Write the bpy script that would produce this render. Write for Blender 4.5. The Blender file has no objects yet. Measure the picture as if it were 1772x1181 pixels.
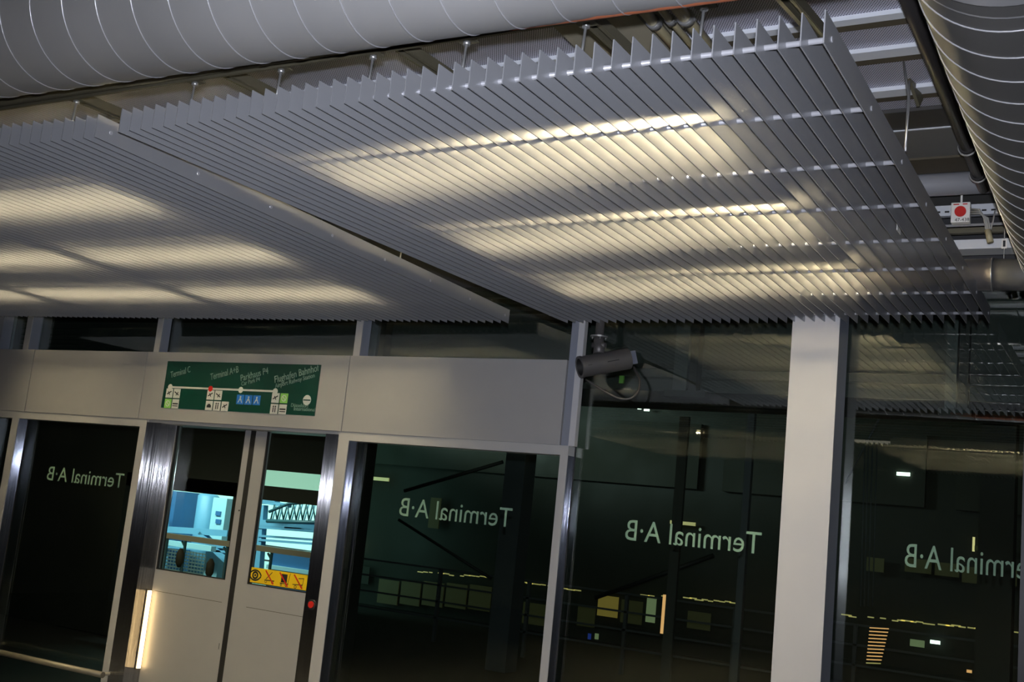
import bpy, bmesh, math, random
from mathutils import Vector, Matrix
random.seed(7)
SC = bpy.context.scene
COL = SC.collection
PI = math.pi

# ------------------------------------------------------------------ camera, world, flash, exposure
FPX, YAW, PIT, ROL = 1898.36, 0.52944635, 0.15736688, 0.10124901
_fwd = Vector((-math.sin(YAW)*math.cos(PIT), math.cos(YAW)*math.cos(PIT), math.sin(PIT)))
_r0 = Vector((math.cos(YAW), math.sin(YAW), 0)); _u0 = _r0.cross(_fwd)
CR = math.cos(ROL)*_r0 + math.sin(ROL)*_u0
CU = -math.sin(ROL)*_r0 + math.cos(ROL)*_u0
cd = bpy.data.cameras.new('camera'); cam = bpy.data.objects.new('camera', cd); COL.objects.link(cam)
cd.sensor_width = 36.0; cd.lens = FPX/1772*36.0; cd.clip_start = 0.05; cd.clip_end = 200
m = Matrix((CR, CU, -_fwd)).transposed().to_4x4(); cam.matrix_world = m
SC.camera = cam

wd = bpy.data.worlds.new('night'); SC.world = wd; wd.use_nodes = True
wd.node_tree.nodes['Background'].inputs[0].default_value = (0.25, 0.4, 0.5, 1)
wd.node_tree.nodes['Background'].inputs[1].default_value = 0.004

ld = bpy.data.lights.new('camera_flash', 'SPOT'); fl = bpy.data.objects.new('camera_flash', ld); COL.objects.link(fl)
fl.matrix_world = Matrix.Translation(CU*0.095 + CR*0.01) @ m
ld.energy = 720; ld.color = (0.84, 0.88, 1.0); ld.shadow_soft_size = 0.018
ld.spot_size = math.radians(82); ld.spot_blend = 1.0

def area(name, loc, rot, sx, sy, e, col):
    l = bpy.data.lights.new(name, 'AREA'); l.shape = 'RECTANGLE'; l.size = sx; l.size_y = sy; l.energy = e; l.color = col
    o = bpy.data.objects.new(name, l); COL.objects.link(o); o.location = loc; o.rotation_euler = rot
    return o
# platform ceiling lighting further back along the hall (behind and right of the photographer)
area('platform_ceiling_light', (2.6, -2.5, 1.62), (0, 0, 0), 1.5, 5.0, 15, (1.0, 0.94, 0.86))
area('platform_ceiling_light', (-3.2, -5.6, 1.62), (0, 0, 0), 6.0, 0.8, 8, (1.0, 0.90, 0.75))

SC.view_settings.view_transform = 'Standard'; SC.view_settings.look = 'None'
SC.view_settings.exposure = 0.0; SC.view_settings.gamma = 1.0; SC.view_settings.use_curve_mapping = False

# ------------------------------------------------------------------ pixel helpers (camera at the origin)
def ray(px, py): return _fwd*FPX + CR*(px-886) - CU*(py-590.5)
def onY(px, py, Y): d = ray(px, py); return d*(Y/d.y)
def onZ(px, py, Z): d = ray(px, py); return d*(Z/d.z)

# ------------------------------------------------------------------ materials
def mat(name, col, rough=0.5, metal=0.0, emit=0.0, ecol=None, noise=0.0, nscale=8.0, bump=0.0, bscale=60.0, spec=None, aniso=0.0):
    mt = bpy.data.materials.new(name); mt.use_nodes = True; nt = mt.node_tree; b = nt.nodes['Principled BSDF']
    c = (*col, 1)
    b.inputs['Base Color'].default_value = c; b.inputs['Roughness'].default_value = rough; b.inputs['Metallic'].default_value = metal
    if spec is not None: b.inputs['Specular IOR Level'].default_value = spec
    if emit > 0:
        b.inputs['Emission Color'].default_value = (*(ecol or col), 1); b.inputs['Emission Strength'].default_value = emit
    tc = nt.nodes.new('ShaderNodeTexCoord')
    if noise > 0:
        n = nt.nodes.new('ShaderNodeTexNoise'); n.inputs['Scale'].default_value = nscale; n.inputs['Detail'].default_value = 6
        nt.links.new(tc.outputs['Object'], n.inputs['Vector'])
        r = nt.nodes.new('ShaderNodeMapRange'); r.inputs['From Min'].default_value = 0.25; r.inputs['From Max'].default_value = 0.75
        r.inputs['To Min'].default_value = 1-noise; r.inputs['To Max'].default_value = 1+noise
        nt.links.new(n.outputs['Fac'], r.inputs['Value'])
        x = nt.nodes.new('ShaderNodeVectorMath'); x.operation = 'SCALE'; x.inputs[0].default_value = col
        nt.links.new(r.outputs[0], x.inputs['Scale']); nt.links.new(x.outputs[0], b.inputs['Base Color'])
        r2 = nt.nodes.new('ShaderNodeMath'); r2.operation = 'MULTIPLY'; r2.inputs[1].default_value = rough
        nt.links.new(r.outputs[0], r2.inputs[0]); nt.links.new(r2.outputs[0], b.inputs['Roughness'])
    if bump > 0:
        n = nt.nodes.new('ShaderNodeTexNoise'); n.inputs['Scale'].default_value = bscale
        nt.links.new(tc.outputs['Object'], n.inputs['Vector'])
        bp = nt.nodes.new('ShaderNodeBump'); bp.inputs['Strength'].default_value = bump; bp.inputs['Distance'].default_value = 0.002
        nt.links.new(n.outputs['Fac'], bp.inputs['Height']); nt.links.new(bp.outputs[0], b.inputs['Normal'])
    if aniso > 0:
        b.inputs['Anisotropic'].default_value = aniso
        g = nt.nodes.new('ShaderNodeNewGeometry'); v = nt.nodes.new('ShaderNodeVectorMath'); v.operation = 'CROSS_PRODUCT'
        v.inputs[1].default_value = (0, 0, 1); nt.links.new(g.outputs['Normal'], v.inputs[0]); nt.links.new(v.outputs[0], b.inputs['Tangent'])
        # fine vertical brush grooves
        mp = nt.nodes.new('ShaderNodeMapping'); mp.inputs['Scale'].default_value = (500, 500, 0.6); n = nt.nodes.new('ShaderNodeTexNoise'); n.inputs['Scale'].default_value = 1.0; n.inputs['Detail'].default_value = 1
        nt.links.new(tc.outputs['Object'], mp.inputs['Vector']); nt.links.new(mp.outputs[0], n.inputs['Vector'])
        bp = nt.nodes.new('ShaderNodeBump'); bp.inputs['Strength'].default_value = 1.0; bp.inputs['Distance'].default_value = 0.004
        nt.links.new(n.outputs['Fac'], bp.inputs['Height']); nt.links.new(bp.outputs[0], b.inputs['Normal'])
    return mt

def perf_mat(name, col, pitch=0.0092, rad=0.31):
    mt = mat(name, col, 0.45, 0.3); nt = mt.node_tree; b = nt.nodes['Principled BSDF']
    tc = nt.nodes.new('ShaderNodeTexCoord')
    def VM(op, a, bb):
        v = nt.nodes.new('ShaderNodeVectorMath'); v.operation = op
        nt.links.new(a, v.inputs[0])
        if bb is not None: v.inputs[1].default_value = bb
        return v
    s = VM('MULTIPLY', tc.outputs['Object'], (1/pitch, 1/(pitch*1.732), 0))
    res = []
    for off in (0.0, 0.5):
        a = VM('ADD', s.outputs[0], (off, off, 0)); f = VM('FRACTION', a.outputs[0], None)
        c = VM('SUBTRACT', f.outputs[0], (0.5, 0.5, 0)); k = VM('MULTIPLY', c.outputs[0], (1, 1.732, 0)); l = VM('LENGTH', k.outputs[0], None)
        res.append(l.outputs['Value'])
    mn = nt.nodes.new('ShaderNodeMath'); mn.operation = 'MINIMUM'; nt.links.new(res[0], mn.inputs[0]); nt.links.new(res[1], mn.inputs[1])
    lt = nt.nodes.new('ShaderNodeMath'); lt.operation = 'GREATER_THAN'; lt.inputs[1].default_value = rad; nt.links.new(mn.outputs[0], lt.inputs[0])
    mx = nt.nodes.new('ShaderNodeMix'); mx.data_type = 'RGBA'; mx.inputs['A'].default_value = (0.004, 0.004, 0.006, 1); mx.inputs['B'].default_value = (*col, 1)
    nt.links.new(lt.outputs[0], mx.inputs['Factor']); nt.links.new(mx.outputs['Result'], b.inputs['Base Color'])
    return mt

def glass_mat(name, tint, refl=1.0):
    mt = bpy.data.materials.new(name); mt.use_nodes = True; nt = mt.node_tree; nt.nodes.clear()
    o = nt.nodes.new('ShaderNodeOutputMaterial'); t = nt.nodes.new('ShaderNodeBsdfTransparent'); g = nt.nodes.new('ShaderNodeBsdfGlossy')
    t.inputs[0].default_value = (*tint, 1); g.inputs['Roughness'].default_value = 0.0; g.inputs['Color'].default_value = (refl, refl, refl*0.95, 1)
    gm = nt.nodes.new('ShaderNodeNewGeometry'); dt = nt.nodes.new('ShaderNodeVectorMath'); dt.operation = 'DOT_PRODUCT'
    nt.links.new(gm.outputs['Normal'], dt.inputs[0]); nt.links.new(gm.outputs['Incoming'], dt.inputs[1])
    def MA(op, i, j=None):
        x = nt.nodes.new('ShaderNodeMath'); x.operation = op
        for q, v in ((0, i), (1, j)):
            if v is None: continue
            if isinstance(v, (int, float)): x.inputs[q].default_value = v
            else: nt.links.new(v, x.inputs[q])
        return x.outputs[0]
    # Schlick reflectance, the same for both faces of the thin pane
    fac = MA('ADD', MA('MULTIPLY', MA('POWER', MA('SUBTRACT', 1.0, MA('ABSOLUTE', dt.outputs['Value'])), 5.0), 0.915), 0.085)
    mx = nt.nodes.new('ShaderNodeMixShader'); nt.links.new(fac, mx.inputs[0]); nt.links.new(t.outputs[0], mx.inputs[1]); nt.links.new(g.outputs[0], mx.inputs[2])
    nt.links.new(mx.outputs[0], o.inputs[0]); return mt

M = {
 'slat': mat('satin_grey_aluminium', (0.32, 0.325, 0.345), 0.30, 0.35, noise=0.05, nscale=3, spec=0.5),
 'tube': mat('bright_aluminium_tube', (0.62, 0.62, 0.66), 0.28, 0.55),
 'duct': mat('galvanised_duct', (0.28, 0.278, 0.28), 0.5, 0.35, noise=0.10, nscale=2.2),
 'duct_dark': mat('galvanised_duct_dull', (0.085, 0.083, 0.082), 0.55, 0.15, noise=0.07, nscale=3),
 'seam': mat('duct_seam', (0.52, 0.52, 0.55), 0.35, 0.6),
 'orange': mat('orange_red', (0.75, 0.20, 0.07), 0.6),
 'zinc': mat('zinc_steel', (0.42, 0.42, 0.42), 0.35, 0.8),
 'strut': mat('olive_galvanised_rail', (0.10, 0.09, 0.06), 0.5, 0.4),
 'deck': perf_mat('perforated_deck', (0.50, 0.50, 0.58)),
 'flange': mat('deck_flange', (0.58, 0.60, 0.64), 0.45, 0.2),
 'ochre': mat('dull_ochre_side', (0.06, 0.048, 0.028), 0.7),
 'darkbeam': mat('dark_beam', (0.028, 0.026, 0.024), 0.6),
 'greypanel': mat('grey_bulkhead', (0.13, 0.128, 0.122), 0.55, 0.1),
 'ceil_back': mat('ceiling_dark', (0.02, 0.02, 0.02), 0.8),
 'beige': mat('warm_white_paint', (0.285, 0.28, 0.278), 0.42, 0.0, noise=0.02, bump=0.05, bscale=300),
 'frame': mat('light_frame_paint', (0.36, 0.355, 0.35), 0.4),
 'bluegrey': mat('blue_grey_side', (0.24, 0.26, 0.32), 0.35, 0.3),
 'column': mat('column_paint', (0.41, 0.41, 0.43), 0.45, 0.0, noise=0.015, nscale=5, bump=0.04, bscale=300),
 'steel': mat('brushed_steel', (0.40, 0.395, 0.40), 0.17, 1.0, aniso=1.0),
 'steel_blue': mat('brushed_steel_reveal', (0.42, 0.46, 0.56), 0.17, 1.0, aniso=1.0),
 'black': mat('black_rubber', (0.008, 0.008, 0.008), 0.6),
 'darkgrey': mat('dark_grey_metal', (0.03, 0.03, 0.033), 0.45, 0.3),
 'glass': glass_mat('clear_glass', (0.88, 0.94, 0.90)),
 'letter': mat('pale_green_film', (0.46, 0.56, 0.48), 0.7),
 'floor': mat('grey_floor', (0.12, 0.12, 0.115), 0.45, noise=0.15, nscale=3),
 'track_bed': mat('track_bed', (0.018, 0.018, 0.016), 0.8),
 'wall': mat('grey_wall', (0.12, 0.12, 0.12), 0.7, noise=0.1),
 'tube_on': mat('fluorescent_tube', (1, 0.9, 0.6), 0.4, emit=135, ecol=(1.0, 0.83, 0.50)),
 'lamp_white': mat('lamp_housing_white', (0.7, 0.7, 0.66), 0.4),
 'door_lamp': mat('amber_lamp', (1, 0.85, 0.55), 0.4, emit=11, ecol=(1.0, 0.68, 0.30)),
 'sign_green': mat('sign_green', (0.0, 0.034, 0.024), 0.35),
 'sign_white': mat('sign_white', (0.52, 0.52, 0.48), 0.5),
 'sign_text': mat('sign_lettering', (0.17, 0.24, 0.21), 0.5),
 'red': mat('signal_red', (0.50, 0.015, 0.01), 0.4),
 'blue': mat('sign_blue', (0.01, 0.12, 0.42), 0.5),
 'lime': mat('sign_lime', (0.22, 0.52, 0.10), 0.5),
 'yellow': mat('sticker_yellow', (0.75, 0.50, 0.01), 0.45),
 'cctv': mat('camera_housing_grey', (0.10, 0.094, 0.093), 0.42, 0.4),
 'cctv_blue': mat('cable_box_blue_grey', (0.11, 0.12, 0.16), 0.5, 0.2),
 'cable_dark': mat('dark_flexible_conduit', (0.05, 0.047, 0.045), 0.45, 0.3),
 'lens': mat('lens_glass', (0.01, 0.015, 0.014), 0.05),
 'box_white': mat('call_point_white', (0.72, 0.70, 0.66), 0.4),
 'cable_w': mat('pale_cable', (0.34, 0.33, 0.30), 0.5),
 'tan_pipe': mat('tan_pipe', (0.38, 0.33, 0.20), 0.45),
 'tan_box': mat('tan_duct_board', (0.20, 0.18, 0.13), 0.6),
 'pipe_dark': mat('dark_pipe', (0.035, 0.032, 0.032), 0.4, 0.4),
 'pipe_grey': mat('lagged_pipe_grey', (0.34, 0.34, 0.36), 0.45, 0.3),
 'duct_bright': mat('brushed_duct_collar', (0.55, 0.50, 0.47), 0.33, 0.85),
 'girder': mat('teal_grey_girder', (0.028, 0.033, 0.033), 0.6),
 'girder_dark': mat('girder_near_black', (0.008, 0.010, 0.010), 0.6),  # near-black tone for grooves, brackets and braces
 'facade_dark': mat('far_wall_dark', (0.020, 0.022, 0.016), 0.7, noise=0.3, nscale=0.6),
 'facade_mid': mat('far_wall_panel', (0.028, 0.029, 0.021), 0.7, noise=0.3, nscale=0.9),
 'post_far': mat('far_post', (0.06, 0.068, 0.075), 0.5),
 'teal_glow': mat('glowing_teal_backdrop', (0.6, 0.9, 0.85), 0.6, emit=0.62, ecol=(0.50, 1.0, 0.90)),  # backdrop tone that glows itself in place of lit surfaces
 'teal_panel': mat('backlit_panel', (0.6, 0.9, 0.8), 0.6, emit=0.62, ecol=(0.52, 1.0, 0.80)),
 'tank_blue': mat('tank_blue', (0.16, 0.42, 0.62), 0.45),
 'deep_blue': mat('deep_blue', (0.04, 0.16, 0.36), 0.5),
 'pale_blue': mat('pale_blue', (0.40, 0.72, 0.80), 0.5),
 'truss': mat('truss_teal', (0.03, 0.11, 0.14), 0.5),
 'rail_near': mat('handrail_bronze', (0.20, 0.18, 0.14), 0.4, 0.4),
 'rail_tan': mat('handrail_tan', (0.50, 0.44, 0.33), 0.4, 0.2),
 'win_yellow': mat('lit_window_yellow', (0.2, 0.15, 0.05), 0.6, emit=0.14, ecol=(0.85, 0.62, 0.12)),
 'win_dim': mat('lit_window_dim', (0.08, 0.08, 0.04), 0.6, emit=0.011, ecol=(0.75, 0.75, 0.22)),
 'win_green': mat('lit_window_green', (0.15, 0.2, 0.1), 0.6, emit=0.18, ecol=(0.62, 0.80, 0.40)),
 'spot_white': mat('white_light', (1, 1, 1), 0.5, emit=3.0, ecol=(0.80, 1.0, 0.88)),
 'spot_warm': mat('warm_light', (1, 0.9, 0.6), 0.5, emit=0.7, ecol=(1.0, 0.86, 0.36)),
 'spot_dim': mat('dim_warm_light', (1, 0.9, 0.6), 0.5, emit=0.28, ecol=(1.0, 0.85, 0.25)),
 'spot_orange': mat('orange_light', (1, 0.6, 0.3), 0.5, emit=0.8, ecol=(1.0, 0.50, 0.18)),
 'spot_blue': mat('blue_light', (0.1, 0.2, 0.8), 0.5, emit=0.10, ecol=(0.05, 0.12, 1.0)),
}

# ------------------------------------------------------------------ mesh builder
class MB:
    def __init__(s): s.bm = bmesh.new(); s.mats = []
    def _mi(s, m):
        if m not in s.mats: s.mats.append(m)
        return s.mats.index(m)
    def faces(s, vs, fs, m, smooth=False):
        i = s._mi(m); v = [s.bm.verts.new(p) for p in vs]; out = []
        for f in fs:
            try: fc = s.bm.faces.new([v[k] for k in f])
            except ValueError: continue
            fc.material_index = i; fc.smooth = smooth; out.append(fc)
        return out
    def box(s, x0, x1, y0, y1, z0, z1, m):
        vs = [(x, y, z) for x in (x0, x1) for y in (y0, y1) for z in (z0, z1)]
        s.faces(vs, [(0,1,3,2), (4,6,7,5), (0,4,5,1), (2,3,7,6), (0,2,6,4), (1,5,7,3)], m); return s
    def bar(s, a, b, w, h, m, up=(0,0,1)):
        a = Vector(a); b = Vector(b); d = (b-a).normalized(); up = Vector(up)
        if abs(d.dot(up)) > 0.98: up = Vector((0,1,0))
        x = d.cross(up).normalized(); y = x.cross(d).normalized()
        vs = [p + x*(sx*w/2) + y*(sy*h/2) for p in (a, b) for sx, sy in ((-1,-1), (1,-1), (1,1), (-1,1))]
        s.faces(vs, [(0,1,2,3), (7,6,5,4), (0,4,5,1), (1,5,6,2), (2,6,7,3), (3,7,4,0)], m); return s
    def tube(s, pts, r, m, n=14, cap=True, smooth=True):
        pts = [Vector(p) for p in pts]; rr = r if isinstance(r, (list, tuple)) else [r]*len(pts)
        i = s._mi(m); rings = []; ref = None
        for k, p in enumerate(pts):
            d = (pts[min(k+1, len(pts)-1)] - pts[max(k-1, 0)]).normalized()
            if ref is None: ref = Vector((0,0,1)) if abs(d.z) < 0.9 else Vector((1,0,0))
            x = (ref - d*ref.dot(d)).normalized(); ref = x; y = d.cross(x)
            rings.append([s.bm.verts.new(p + x*math.cos(2*PI*j/n)*rr[k] + y*math.sin(2*PI*j/n)*rr[k]) for j in range(n)])
        for k in range(len(rings)-1):
            for j in range(n):
                f = s.bm.faces.new((rings[k][j], rings[k][(j+1) % n], rings[k+1][(j+1) % n], rings[k+1][j])); f.smooth = smooth; f.material_index = i
        if cap:
            for rg in (rings[0][::-1], rings[-1]):
                f = s.bm.faces.new(rg); f.material_index = i
        return s
    def disc(s, c, nrm, r, th, m, n=20):
        c = Vector(c); nrm = Vector(nrm).normalized(); return s.tube([c, c+nrm*th], r, m, n=n, smooth=False)
    def build(s, name, parent=None, bevel=0.0, loc=None):
        bmesh.ops.recalc_face_normals(s.bm, faces=s.bm.faces)
        me = bpy.data.meshes.new(name); s.bm.to_mesh(me); s.bm.free()
        for m in s.mats: me.materials.append(M[m])
        o = bpy.data.objects.new(name, me); COL.objects.link(o)
        if parent: o.parent = parent
        if bevel > 0:
            b = o.modifiers.new('bevel', 'BEVEL'); b.width = bevel; b.segments = 2; b.limit_method = 'ANGLE'
        return o

def tag(o, label=None, cat=None, group=None, kind=None):
    if label: o['label'] = label
    if cat: o['category'] = cat
    if group: o['group'] = group
    if kind: o['kind'] = kind
    return o
def struct(o): o['kind'] = 'structure'; return o
def empty(name, loc=(0,0,0), rz=0):
    o = bpy.data.objects.new(name, None); COL.objects.link(o); o.location = loc; o.rotation_euler.z = rz; o.empty_display_size = 0.1; return o
def copy_tree(o, parent=None):
    c = o.copy(); COL.objects.link(c)
    if parent: c.parent = parent
    for ch in [x for x in bpy.data.objects if x.parent == o]: copy_tree(ch, c)
    return c
def text(name, s, size, origin, ux, uy, m, parent, depth=0.0008, align='LEFT', squeeze=1.0, bold=0.0):
    """lettering as a thin solid mesh: ux / uy are the unit directions of writing and of height"""
    cu = bpy.data.curves.new(name, 'FONT'); cu.body = s; cu.size = size; cu.extrude = depth/2; cu.align_x = align; cu.offset = bold; cu.resolution_u = 3
    t = bpy.data.objects.new(name, cu); COL.objects.link(t)
    dg = bpy.context.evaluated_depsgraph_get(); me = bpy.data.meshes.new_from_object(t.evaluated_get(dg))
    bpy.data.objects.remove(t); bpy.data.curves.remove(cu)
    ux = Vector(ux); uy = Vector(uy); uz = ux.cross(uy); origin = Vector(origin)
    for v in me.vertices:
        p = v.co.copy(); v.co = origin + ux*(p.x*squeeze) + uy*p.y + uz*p.z
    me.name = name; me.materials.clear(); me.materials.append(M[m])
    o = bpy.data.objects.new(name, me); COL.objects.link(o)
    if parent: o.parent = parent
    return o

# ------------------------------------------------------------------ room shell
YF = 5.6; ZF = -1.8; ZC = 1.7; YG = 5.69
struct(MB().box(-14, 6, -8, 5.95, ZF-0.2, ZF, 'floor').build('floor'))
struct(MB().box(-14.2, 6, -8.2, -8, ZF, ZC+0.3, 'wall').build('wall_back'))
struct(MB().box(-14.2, -14, -8, YF, ZF, ZC+0.3, 'wall').build('wall_left'))
struct(MB().box(6, 6.2, -8.2, YF, ZF, ZC+0.3, 'wall').build('wall_right'))
# ceiling: perforated pans between light flanges running along the facade
c = MB()
y = -8.0
rows = [(2.60, 2.64), (3.00, 3.04), (3.383, 3.425), (3.642, 3.706), (3.992, 4.056)]
allr = [(-8+0.35*k, -8+0.35*k+0.06) for k in range(30)] + rows
prev = -8.0
for a, b in allr:
    if a <= prev: continue
    c.box(-14, 6, prev, a, ZC+0.012, ZC+0.05, 'deck'); c.box(-14, 6, a, b, ZC-0.004, ZC+0.05, 'flange'); c.box(-14, 6, b, b+0.048, ZC-0.001, ZC+0.05, 'ochre')
    prev = b+0.048
c.box(-14, 6, prev, 4.215, ZC+0.012, ZC+0.05, 'deck')
c.box(-14, 6, 4.215, 4.41, ZC-0.004, ZC+0.05, 'darkbeam')
c.box(-14, 6, 4.41, YF, ZC, ZC+0.05, 'greypanel'); c.box(-14, 6, 4.405, 4.415, ZC-0.008, ZC, 'flange')
c.box(-14, 6, 4.76, 4.95, ZC-0.01, ZC, 'ochre')
c.box(-14.2, 6.2, -8.2, YF+0.4, ZC+0.05, ZC+0.3, 'ceil_back')
struct(c.build('ceiling'))
# head of the facade above the glass
struct(MB().box(-14, 6, YF-0.02, YF+0.3, 1.36, ZC, 'darkgrey').build('trim_1'))

# ------------------------------------------------------------------ facade
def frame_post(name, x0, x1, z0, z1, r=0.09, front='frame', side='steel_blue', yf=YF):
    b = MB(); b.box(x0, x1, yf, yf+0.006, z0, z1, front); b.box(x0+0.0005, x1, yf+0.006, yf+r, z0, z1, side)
    return struct(b.build(name))
ZH = 0.37   # underside of the frame header
# upper mullions
n = 2
for x0, x1, r in ((-7.80, -7.735, 0.10), (-6.306, -6.252, 0.082), (-4.461, -4.409, 0.09)):
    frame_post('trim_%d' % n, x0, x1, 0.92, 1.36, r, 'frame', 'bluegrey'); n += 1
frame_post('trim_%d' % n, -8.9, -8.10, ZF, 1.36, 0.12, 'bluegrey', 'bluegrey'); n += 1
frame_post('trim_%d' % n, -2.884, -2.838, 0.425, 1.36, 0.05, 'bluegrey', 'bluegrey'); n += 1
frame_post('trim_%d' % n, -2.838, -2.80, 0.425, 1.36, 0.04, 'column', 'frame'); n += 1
# fascia band, four panels with joints
for i, (a, b) in enumerate(((-8.10, -7.632), (-7.626, -6.350), (-6.344, -4.473), (-4.467, -2.890))):
    o = MB().box(a, b, YF-0.012, YF+0.08, 0.425, 0.92, 'beige').build('trim_%d' % n, bevel=0.0015); struct(o); n += 1
    for zz in (): pass
# header strip under the fascia
o = MB(); o.box(-8.10, -6.262, YF, YF+0.09, ZH, 0.425, 'frame'); o.box(-4.494, -2.835, YF, YF+0.09, ZH, 0.425, 'frame'); o.box(-6.262, -4.494, YF+0.02, YF+0.30, 0.405, 0.425, 'frame')
struct(o.build('trim_%d' % n)); n += 1
# lower frames
frame_post('trim_%d' % n, -7.779, -7.70, ZF, ZH); n += 1
frame_post('trim_%d' % n, -6.328, -6.262, ZF, ZH, 0.09, 'frame', 'frame'); n += 1
frame_post('trim_%d' % n, -4.492, -4.407, ZF, ZH); n += 1
frame_post('trim_%d' % n, -2.884, -2.835, ZF, ZH); n += 1
# thin black gaskets where reveal meets glass
g = MB()
for x, z1 in ((-7.70, ZH), (-4.407, ZH), (-2.835, 1.36)): g.box(x, x+0.006, YG-0.006, YG, ZF, z1, 'black')
struct(g.build('trim_%d' % n)); n += 1
# dark mullion at the right edge
frame_post('trim_%d' % n, -0.478, -0.36, ZF, 1.36, 0.10, 'darkgrey', 'darkgrey'); n += 1

def window(i, x0, x1, z0, z1, y=YG):
    return struct(MB().box(x0, x1, y, y+0.010, z0, z1, 'glass').build('window_%d' % i))
w1 = window(1, -7.70, -6.328, ZF, ZH)
w2 = window(2, -4.407, -2.884, ZF, ZH)
w3 = window(3, -2.835, -1.45, ZF, 1.36)
w4 = window(4, -1.33, -0.478, ZF, 1.36)
window(5, -8.10, -7.80, 0.92, 1.36); window(6, -7.735, -6.306, 0.92, 1.36); window(7, -6.252, -4.461, 0.92, 1.36); window(8, -4.409, -2.884, 0.92, 1.36)
window(9, -8.10, -7.779, ZF, ZH); window(10, -0.36, 6.0, ZF, 1.36)
# the platform glass wall goes on past the left edge of the photograph
struct(MB().box(-14, -8.9, YF, YF+0.1, ZF, 1.36, 'wall').build('wall_front'))

# mirrored film lettering on the outside of the panes
def film(win, pxl, pyl, pxr, pyr, cap_px):
    yb = YG+0.0115
    a = onY(pxl, pyl, yb); b = onY(pxr, pyr, yb)      # a = end of the word (B) baseline, b = start (T) baseline
    zz = (a.z+b.z)/2; W = b.x-a.x
    t = text('lettering', 'Terminal A·B', 1.0, (0,0,0), (1,0,0), (0,0,1), 'letter', None)
    xs = [v.co.x for v in t.data.vertices]; x0, x1 = min(xs), max(xs)
    zs = [v.co.z for v in t.data.vertices]; H = max(zs)
    k = W/(x1-x0); kz = cap_px/H
    for v in t.data.vertices:
        v.co = Vector((b.x - (v.co.x-x0)*k, yb + v.co.y*0.5, zz + v.co.z*kz))
    bm = bmesh.new(); bm.from_mesh(t.data); bmesh.ops.reverse_faces(bm, faces=bm.faces); bm.to_mesh(t.data); bm.free()
    t.parent = win; return t
film(w1, 80, 832, 212, 844, 0.106)
film(w2, 690, 892, 884, 914, 0.112)
film(w3, 1081, 936, 1316, 958, 0.112)
film(w4, 1565, 983, 1808, 1004, 0.112)

# column
b = MB(); yc = 5.47
xa = onY(1363, 700, yc).x; xb = onY(1449, 640, yc).x
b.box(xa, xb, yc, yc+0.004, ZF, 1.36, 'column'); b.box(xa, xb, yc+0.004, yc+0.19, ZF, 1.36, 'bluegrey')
tag(b.build('column'), 'broad pale grey column standing in front of the glass wall, right of the security camera', 'column')

# ------------------------------------------------------------------ sliding platform door
YL = 5.745
d1 = empty('door_1', (0,0,0)); struct(d1)
p = MB(); p.box(-6.262, -6.113, YF, YL+0.06, ZF, 0.405, 'steel').build('door_post', d1)
p = MB(); p.box(-4.600, -4.494, YF, YL+0.06, ZF, 0.405, 'steel').build('door_post', d1)
def leaf(x0, x1, wx0, wx1, zb, hid=False):
    """x0..x1 leaf, wx0..wx1 window opening"""
    b = MB(); t0, t1 = YL, YL+0.04; zt = 0.403; zwt = 0.40
    b.box(x0, wx0, t0, t1, ZF+0.01, zt, 'beige'); b.box(wx1, x1, t0, t1, ZF+0.01, zt, 'beige')
    b.box(wx0, wx1, t0, t1, ZF+0.01, zb, 'beige')
    b.box(wx0+0.02, wx1-0.0, t0-0.001, t0, zb-0.152, zb-0.149, 'ochre')
    l = b.build('door_leaf', d1)
    MB().box(wx0, wx1, t0+0.012, t0+0.020, zb, zt, 'glass').build('window_pane', l)
    g = MB(); w = 0.012
    g.box(wx0, wx0+w, t0-0.001, t0+0.012, zb, zt, 'black'); g.box(wx1-w*0.4, wx1, t0-0.001, t0+0.012, zb, zt, 'black'); g.box(wx0, wx1, t0-0.001, t0+0.012, zb, zb+w*0.6, 'black')
    g.build('gasket', l)
    return l
s = YL/YF
lf = leaf(-6.16, onY(439, 780, YL).x, -6.105, onY(420.5, 780, YL).x, onY(388, 1004, YL).z)
rt = leaf(onY(444.6, 741, YL).x, -4.55, onY(464, 743, YL).x, -4.57, onY(427, 1011, YL).z+0.0)
xg0, xg1 = onY(433.5, 760, YL).x, onY(442, 760, YL).x
MB().box(xg0, xg1, YL-0.002, YL+0.03, ZF+0.01, 0.403, 'black').build('edge_seal', d1)
# latch mark on the left leaf stile
q = onY(414, 884, YL); MB().disc((q.x, YL, q.z), (0,-1,0), 0.006, 0.002, 'black').build('key_hole', lf)
q = onY(379, 1119, YL); MB().box(q.x-0.002, q.x+0.002, YL-0.001, YL, q.z-0.02, q.z+0.02, 'darkgrey').build('scratch', lf)
# lamp strip in the left post reveal
q0 = onY(260, 1023, YL-0.03); q1 = onY(240, 1157, YL-0.03)
lm = MB(); lm.box(-6.1125, -6.106, YL-0.052, YL-0.012, q1.z-0.01, q0.z+0.01, 'darkgrey'); lm.box(-6.106, -6.094, YL-0.045, YL-0.018, q1.z, q0.z, 'door_lamp'); lm.build('lamp_strip', d1)
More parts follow.
